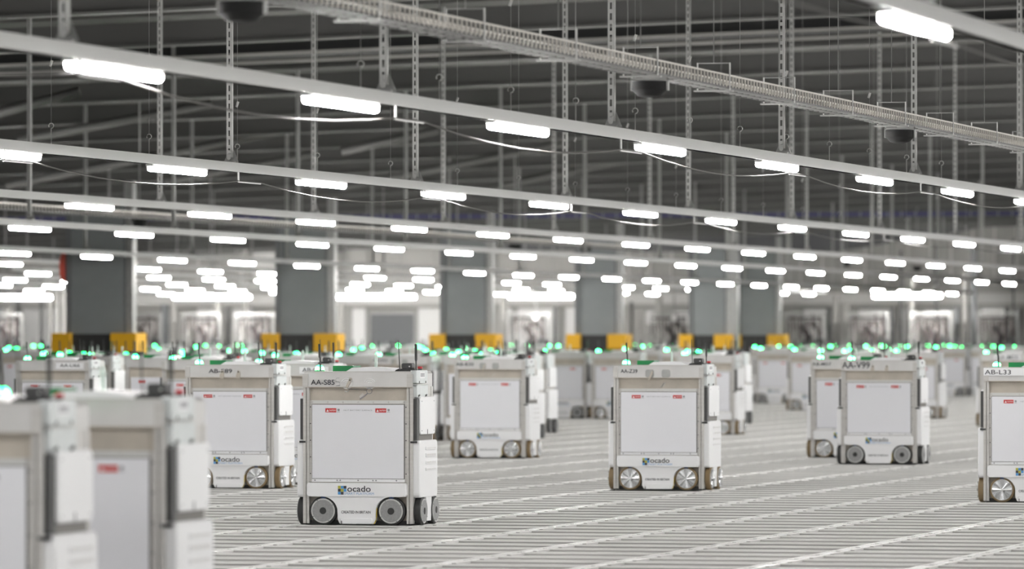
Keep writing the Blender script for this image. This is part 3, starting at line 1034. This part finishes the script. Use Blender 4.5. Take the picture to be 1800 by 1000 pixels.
def latch(t, kind):
    """latch plate, tether and ring hanging over the header"""
    b = MB()
    if kind == 'tether':
        for cx in (-0.085, 0.10):
            b = MB()
            b.disc(cx, 1.108, 0.048, 'y', -0.012, -0.008, M['header'], 24)
            for q in range(3):
                pts = [(cx + (0.046 - q * 0.014) * math.cos(a), -0.013, 1.106 + (0.036 - q * 0.014) * math.sin(a)) for a in [math.radians(20 + 140 * k / 8) for k in range(9)]]
                b.tube(pts, 0.0022, M['white'], 4)  # white arcs paint the highlights on the boss
            kid(b.build('header_boss'), t)
        b = MB()
        b.prism([(-0.060, 1.150), (-0.095, 1.075), (-0.080, 1.065), (-0.045, 1.130), (-0.045, 1.145)], 'y', -0.022, -0.013, M['tan'])
        b.disc(-0.058, 1.130, 0.006, 'y', -0.026, -0.02, M['dark'], 8)
        b.tube([(-0.10, -0.02, 1.045), (-0.085, -0.02, 1.038), (-0.068, -0.02, 1.048), (-0.072, -0.02, 1.066)], 0.004, M['galvb'], 5)
        kid(b.build('latch_plate'), t)
        b = MB()
        b.tube([(-0.07, -0.018, 1.061), (0.0, -0.018, 1.057), (0.08, -0.018, 1.053)], 0.0018, M['dark'], 4)
        b.tube([(0.098 + 0.022 * math.cos(a), -0.018, 1.046 + 0.022 * math.sin(a)) for a in [2 * math.pi * k / 14 for k in range(15)]], 0.0028, M['greyink'], 5)
        b.tube([(0.085, -0.018, 1.028), (0.055, -0.018, 1.005), (0.02, -0.012, 0.982)], 0.0045, M['greyink'], 4)
        b.prism([(0.012, 1.0), (0.028, 0.992), (0.055, 1.018), (0.043, 1.03)], 'y', -0.016, -0.012, M['alu'])
        kid(b.build('tether'), t)
    elif kind == 'plain':
        for cx in (-0.085, 0.075):
            b = MB()
            b.rrect(cx - 0.042, cx + 0.042, 1.078, 1.155, 0.02, 'y', -0.012, -0.008, M['galv'])
            kid(b.build('header_boss'), t)
        b = MB()
        b.prism([(-0.062, 1.145), (-0.100, 1.055), (-0.085, 1.048), (-0.050, 1.125)], 'y', -0.022, -0.013, M['tan'])
        b.prism([(0.0, 0.985), (0.035, 0.985), (0.07, 1.03), (0.05, 1.035)], 'y', 0.03, 0.04, M['alu'])
        kid(b.build('latch_plate'), t)
    elif kind == 'clips':
        for cx in (-0.075, 0.09):
            b = MB()
            b.prism([(cx, 1.15), (cx - 0.02, 1.09), (cx - 0.005, 1.055), (cx + 0.02, 1.06), (cx + 0.022, 1.13)], 'y', -0.022, -0.010, M['tan'])
            b.disc(cx + 0.005, 1.13, 0.007, 'y', -0.026, -0.02, M['dark'], 8)
            kid(b.build('header_clip'), t)

PG = robot('grey')
PB = robot('bright')
used = {id(PG): False, id(PB): False}

def colw(k):
    return -8.50 - 1.035 * (k + 0.5)

ALLBOTS = []
def place_at(x, D):
    """depth moved so that the robot stands on a grid lane; returns world location"""
    u = (x - 900.0) / F
    wx = D * (u * CA - SA)
    k = round((-8.50 - wx) / 1.035 - 0.5)
    wc = colw(k)
    D2 = wc / (u * CA - SA)
    return k, wc, D2 * (u * SA + CA), D2

def bot(style, x, D, label, idt=None, latchk=None, plate=None, group='grid robots', snap=True):
    P = PG if style == 'grey' else PB
    if snap:
        k, X, Y, D2 = place_at(x, D)
    else:
        p = wpt(x, D); k, X, Y, D2 = 0, p.x, p.y, D
    ALLBOTS.append((X, Y))
    print('BOT', idt, x, 'D', round(D, 1), '->', round(D2, 1), 'X', round(X, 2), 'Y', round(Y, 2))
    o = copy_tree(P)
    o.location = (X, Y, 0)
    if idt:
        s, x0, x1, z0, z1, m = idt
        if plate:
            kid(MB().box(plate[0], plate[1], -0.018, -0.0135, plate[2], plate[3], M['white']).build('number_plate'), o)
        text('number_lettering', s, x0, x1, z0, z1, -0.0200 if plate else -0.0150, M[m], o, 0.008)
    if latchk:
        latch(o, latchk)
    tag(o, label, 'robot', group)
    return o

def dd(yb):
    return H * F / (yb - HZ)
s85 = bot('grey', 629, dd(922.4), 'sharp white and silver storage robot marked AA-S85, in front left of centre', ('AA-S85', -0.377, -0.185, 1.093, 1.133, 'ink'), 'tether')
kid(MB().tube([(-0.145, -0.0155, 1.147), (-0.17, -0.0155, 1.145), (-0.175, -0.0155, 1.118), (-0.145, -0.0155, 1.116), (-0.142, -0.0155, 1.088), (-0.175, -0.0155, 1.085)], 0.0014, M['greyink'], 4).build('pen_mark'), s85)
bot('bright', 403.5, dd(860.3), 'silver storage robot marked AB-E89, just left of and behind AA-S85', ('AB-E89', -0.207, 0.03, 1.118, 1.158, 'ink'), 'clips')
bot('bright', 861, dd(803), 'blurred silver storage robot marked AB-B30, right of AA-S85 with a gap', ('AB-B30', -0.42, -0.20, 1.118, 1.158, 'ink'), 'plain')
bot('bright', 1157.6, dd(857.5), 'silver storage robot marked AA-Z39, alone right of the picture centre', ('AA-Z39', -0.37, -0.205, 1.122, 1.158, 'ink'), 'plain')
bot('bright', 1488, dd(808), 'silver storage robot marked AB-M57, half hidden behind AA-V99', ('AB-M57', -0.42, -0.187, 1.12, 1.158, 'ink'), None)
bot('grey', 1545, dd(812.5), 'bright storage robot with large marking AA-V99, at right', ('AA-V99', -0.43, -0.105, 1.105, 1.182, 'ink'), 'clips')
bot('bright', 1816, dd(881.4), 'sharp storage robot marked AB-L33, cut off by the right edge', ('AB-L33', -0.43, -0.195, 1.135, 1.175, 'ink'), None, (-0.44, 0.44, 1.125, 1.192))
bot('bright', 1768, 95, 'far silver storage robot marked AA-M25, behind AB-L33', ('AA-M25', -0.16, 0.21, 1.10, 1.17, 'ink'), None, (-0.19, 0.24, 1.085, 1.185))
bot('bright', 92, 65, 'blurred storage robot marked AA-U66 at the left, behind the foreground pair', ('AA-U66', 0.10, 0.34, 1.12, 1.158, 'ink'), None, (0.05, 0.38, 1.10, 1.17))
bot('grey', 347, 66.5, 'silver storage robot mostly hidden behind AB-E89, its left edge showing')
bot('bright', 142, 79, 'blurred storage robot behind and right of AA-U66, its tall side cover showing')
bot('bright', 196, 82, 'blurred storage robot left of the yellow guard of the first pillar, behind the foreground pair')
bot('bright', 703, 80, 'blurred storage robot marked AB-055 behind the top right of AA-S85', ('AB-055', -0.40, -0.18, 1.118, 1.158, 'ink'), 'plain')
bot('bright', 507, 57.5, 'storage robot marked AB-064 hidden between AB-E89 and AA-S85', ('AB-064', 0.15, 0.37, 1.118, 1.158, 'ink'), None, (0.12, 0.42, 1.10, 1.17))
bot('grey', 989, 104, 'far blurred storage robot standing free between AB-B30 and AA-Z39')
bot('bright', 1082, 101.5, 'far blurred storage robot half hidden behind the left of AA-Z39')
bot('bright', 1240, 88, 'blurred storage robot half hidden behind the right of AA-Z39')
bot('grey', 1362, 125, 'far white storage robot in the open gap left of AB-M57')
bot('bright', 1424, 113, 'far storage robot half hidden behind the left of AB-M57')
bot('bright', 1607, 105, 'far storage robot just right of AA-V99, seen as post and side cover')
bot('bright', 1590, 111, 'far storage robot hidden behind AA-V99, only its side cover showing')
bot('grey', 1668, 140, 'far blurred storage robot in the gap between AA-V99 and AB-L33')
bot('grey', 1714, 146, 'far blurred storage robot close left of AB-L33 and AA-M25')
# the pair in the near foreground
def fg(xr, k, label):
    u = (xr - 900.0) / F
    # right frame edge X = colw(k) + 0.4445 seen in column xr
    X = colw(k) + 0.4445
    D = X / (u * CA - SA)
    Y = D * (u * SA + CA)
    o = copy_tree(PB)
    o.location = (colw(k), Y, 0)
    ALLBOTS.append((colw(k), Y))
    print('FG', round(D, 2), colw(k), round(Y, 2))
    return tag(o, label, 'robot', 'grid robots')
fg(290, -1, 'large blurred foreground storage robot at the bottom left, the right one of the pair')
fg(75, -1, 'large blurred foreground storage robot cut off by the left edge of the picture')

# far crowd: one body mesh, beacon and antennas
def far_proto():
    t = empty('grid_robot')
    W = 0.4445
    b = MB()
    b.box(-0.41, 0.41, 0.03, 0.57, 0.02, 1.1, M['tan'])
    for sx in (-1, 1):
        for (y0, y1) in ((0, 0.05), (0.55, 0.6)):
            b.box(*sorted((sx * 0.395, sx * W)), y0, y1, 0.0, 1.078, M['alu'])
        b.rrect(0.012, 0.545, 0.215, 0.662, 0.035, 'x', sx * (W + 0.052), sx * (W - 0.02), M['white'])
        b.rrect(0.085, 0.53, 0.705, 1.0, 0.03, 'x', sx * (W + 0.038), sx * (W - 0.02), M['white'])
        b.box(*sorted((sx * (W - 0.05), sx * (W - 0.004))), 0.05, 0.55, 0.03, 1.08, M['alu'])
    b.box(-W + 0.008, W - 0.008, -0.008, 0.608, 1.076, 1.197, M['header'])
    b.box(-0.3705, 0.3705, 0.0, 0.03, 0.363, 0.95, M['panel'])
    b.box(W - 0.02, W + 0.03, 0.0, 0.34, 0.995, 1.207, M['ctrl'])
    for x0 in (-0.263, 0.142):
        b.box(x0, x0 + 0.088, -0.003, 0, 0.878, 0.910, M['red'])
    kid(b.build('body'), t)
    b = MB()
    b.rrect(-0.402, 0.402, 0.224, 0.331, 0.022, 'y', -0.05, 0.0, M['white'])
    b.box(-0.15, 0.15, -0.04, 0.0, 0.01, 0.226, M['white'])
    b.box(-0.146, 0.07, -0.053, -0.05, 0.262, 0.296, M['greyink'])
    kid(b.build('bumper_cover'), t)
    for sx in (-1, 1):
        b = MB(); b.disc(0, 0, 0.111, 'y', -0.02, 0.03, M['brown'], 16); b.disc(0, 0, 0.09, 'y', -0.028, -0.02, M['rim'], 16)
        o = kid(b.build('wheel'), t); o.location = (sx * 0.275, 0, 0.111)
    for sx in (-1, 1):
        for yy in (0.125, 0.475):
            kid(MB().disc(yy, 0.111, 0.111, 'x', sx * (W + 0.045), sx * (W + 0.005), M['dark'], 14).build('side_wheel'), t)
    b = MB()
    b.disc(-0.345, 0.12, 0.036, 'z', 1.199, 1.225, M['beaconhot'], 12)
    b.disc(-0.345, 0.12, 0.036, 'z', 1.225, 1.246, M['beacon'], 12, 0.015)
    kid(b.build('beacon_dome'), t)
    b = MB()
    b.box(-0.243, -0.078, 0.14, 0.36, 1.197, 1.241, M['green'])
    kid(b.build('green_cover'), t)
    b = MB()
    b.prism([(-0.125, 1.197), (0.26, 1.197), (0.20, 1.224), (0.05, 1.232), (-0.075, 1.226)], 'y', 0.10, 0.50, M['white'])
    b.tube([(0.063, 0.30, 1.225), (0.063, 0.30, 1.338)], [0.014, 0.009], M['clear'], 6)
    kid(b.build('lid_cover'), t)
    kid(MB().tube([(-0.32, 0.05, 1.197), (-0.328, 0.05, 1.412)], 0.009, M['dark'], 5).build('antenna'), t)
    kid(MB().tube([(0.462, 0.03, 1.205), (0.460, 0.03, 1.412)], 0.010, M['dark'], 5).build('antenna'), t)
    kid(MB().box(0.30, 0.39, 0.18, 0.27, 1.19, 1.262, M['dark']).build('sensor'), t)
    return t
FP = far_proto()
FAR = [(4.7, 611), (11.7, 607), (24.6, 608.7), (55.7, 604), (68, 602.7), (71.8, 616), (116, 616), (241.7, 611.7), (269, 602), (274, 609.7),
       (315, 614.7), (316.7, 625), (341, 605.8), (358, 601), (383, 605), (394.7, 612.5), (412, 601.7), (423, 604), (425, 612.5), (470, 610), (495, 610), (559, 606.6), (577.8, 607.3),
       (601.6, 605), (618, 610), (632.7, 608.8), (650.7, 603.7), (697, 601.6), (732, 605), (738, 606.6), (744.6, 611), (777, 607), (780, 605), (781, 610), (802.5, 614),
       (814, 609), (826, 606), (831.7, 612.5), (843, 603), (859, 611.7), (878, 603), (896, 601), (924, 600), (963.7, 599), (979, 602.5), (1001.5, 603.4), (1027.6, 606),
       (1065, 600.7), (1096, 609), (1104, 603.4), (1114, 601.6), (1127, 605), (1140, 603), (1169, 610.6), (1170, 600.7), (1181, 601), (1196, 605),
       (1204, 600), (1205, 613), (1284, 600), (1315.6, 604), (1325, 604), (1352, 601.6), (1362, 603), (1367.6, 598), (1388, 600), (1389, 605),
       (1407, 603), (1427, 603), (1458, 601.6), (1468, 603), (1491.6, 603), (1482, 612.8), (1492, 612), (1521, 601), (1547, 602.5), (1552, 605), 
       (1580.7, 600), (1593.5, 605), (1629.7, 603.7), (1657.7, 602.5), (1668, 601), (1676, 605), (1723, 603.7), (1738, 601), (1745, 605), (1759, 607), (1781, 606)]
FAR += [(70, 617), (98, 619), (140, 618), (215, 618), (232, 621), (455, 616), (478, 619), (515, 617), (590, 618), (755, 617), (790, 619), (842, 618), (870, 617),
        (1225, 614), (1440, 612), (1530, 612)]
first = True
nfar = 0
for (x, y) in sorted(FAR, key=lambda p: -p[1]):
    D = min(2280.0 / max(y - 590.5, 1), 172 - 10 * R.random())
    for g0, g1, dm in ((890, 1045, 132), (1235, 1410, 138), (1600, 1705, 152)):
        if g0 < x < g1:
            D = max(D, dm + 8 * R.random())
    ok = False
    for tr in range(14):
        xc = x + 0.345 * F / D
        k, X, Y, D2 = place_at(xc, D)
        if not any(g0 < x < g1 and D2 < dm - 3 for g0, g1, dm in ((890, 1045, 132), (1235, 1410, 138), (1600, 1705, 152))) and D2 < 176 and D2 > 72 and abs(X - wxp) > 1.3 and not any(abs(X - a) < 0.9 and abs(Y - c) < 0.85 for a, c in ALLBOTS):
            ok = True
            break
        D += (1.9 if tr % 2 == 0 else -1.9) * (tr + 1)
        D = min(max(D, 74), 174)
    if not ok:
        continue
    ALLBOTS.append((X, Y))
    o = FP if first else copy_tree(FP)
    first = False
    o.location = (X, Y, 0)
    tag(o, 'small blurred storage robot with a green beacon in the distant crowd under the pillars', 'robot', 'distant crowd of robots')
    nfar += 1
print('far', nfar)

def drop(o):
    for c in KIDS.get(o, []):
        drop(c)
    bpy.data.objects.remove(o)
drop(PG); drop(PB)
drop(LP); drop(LPF)
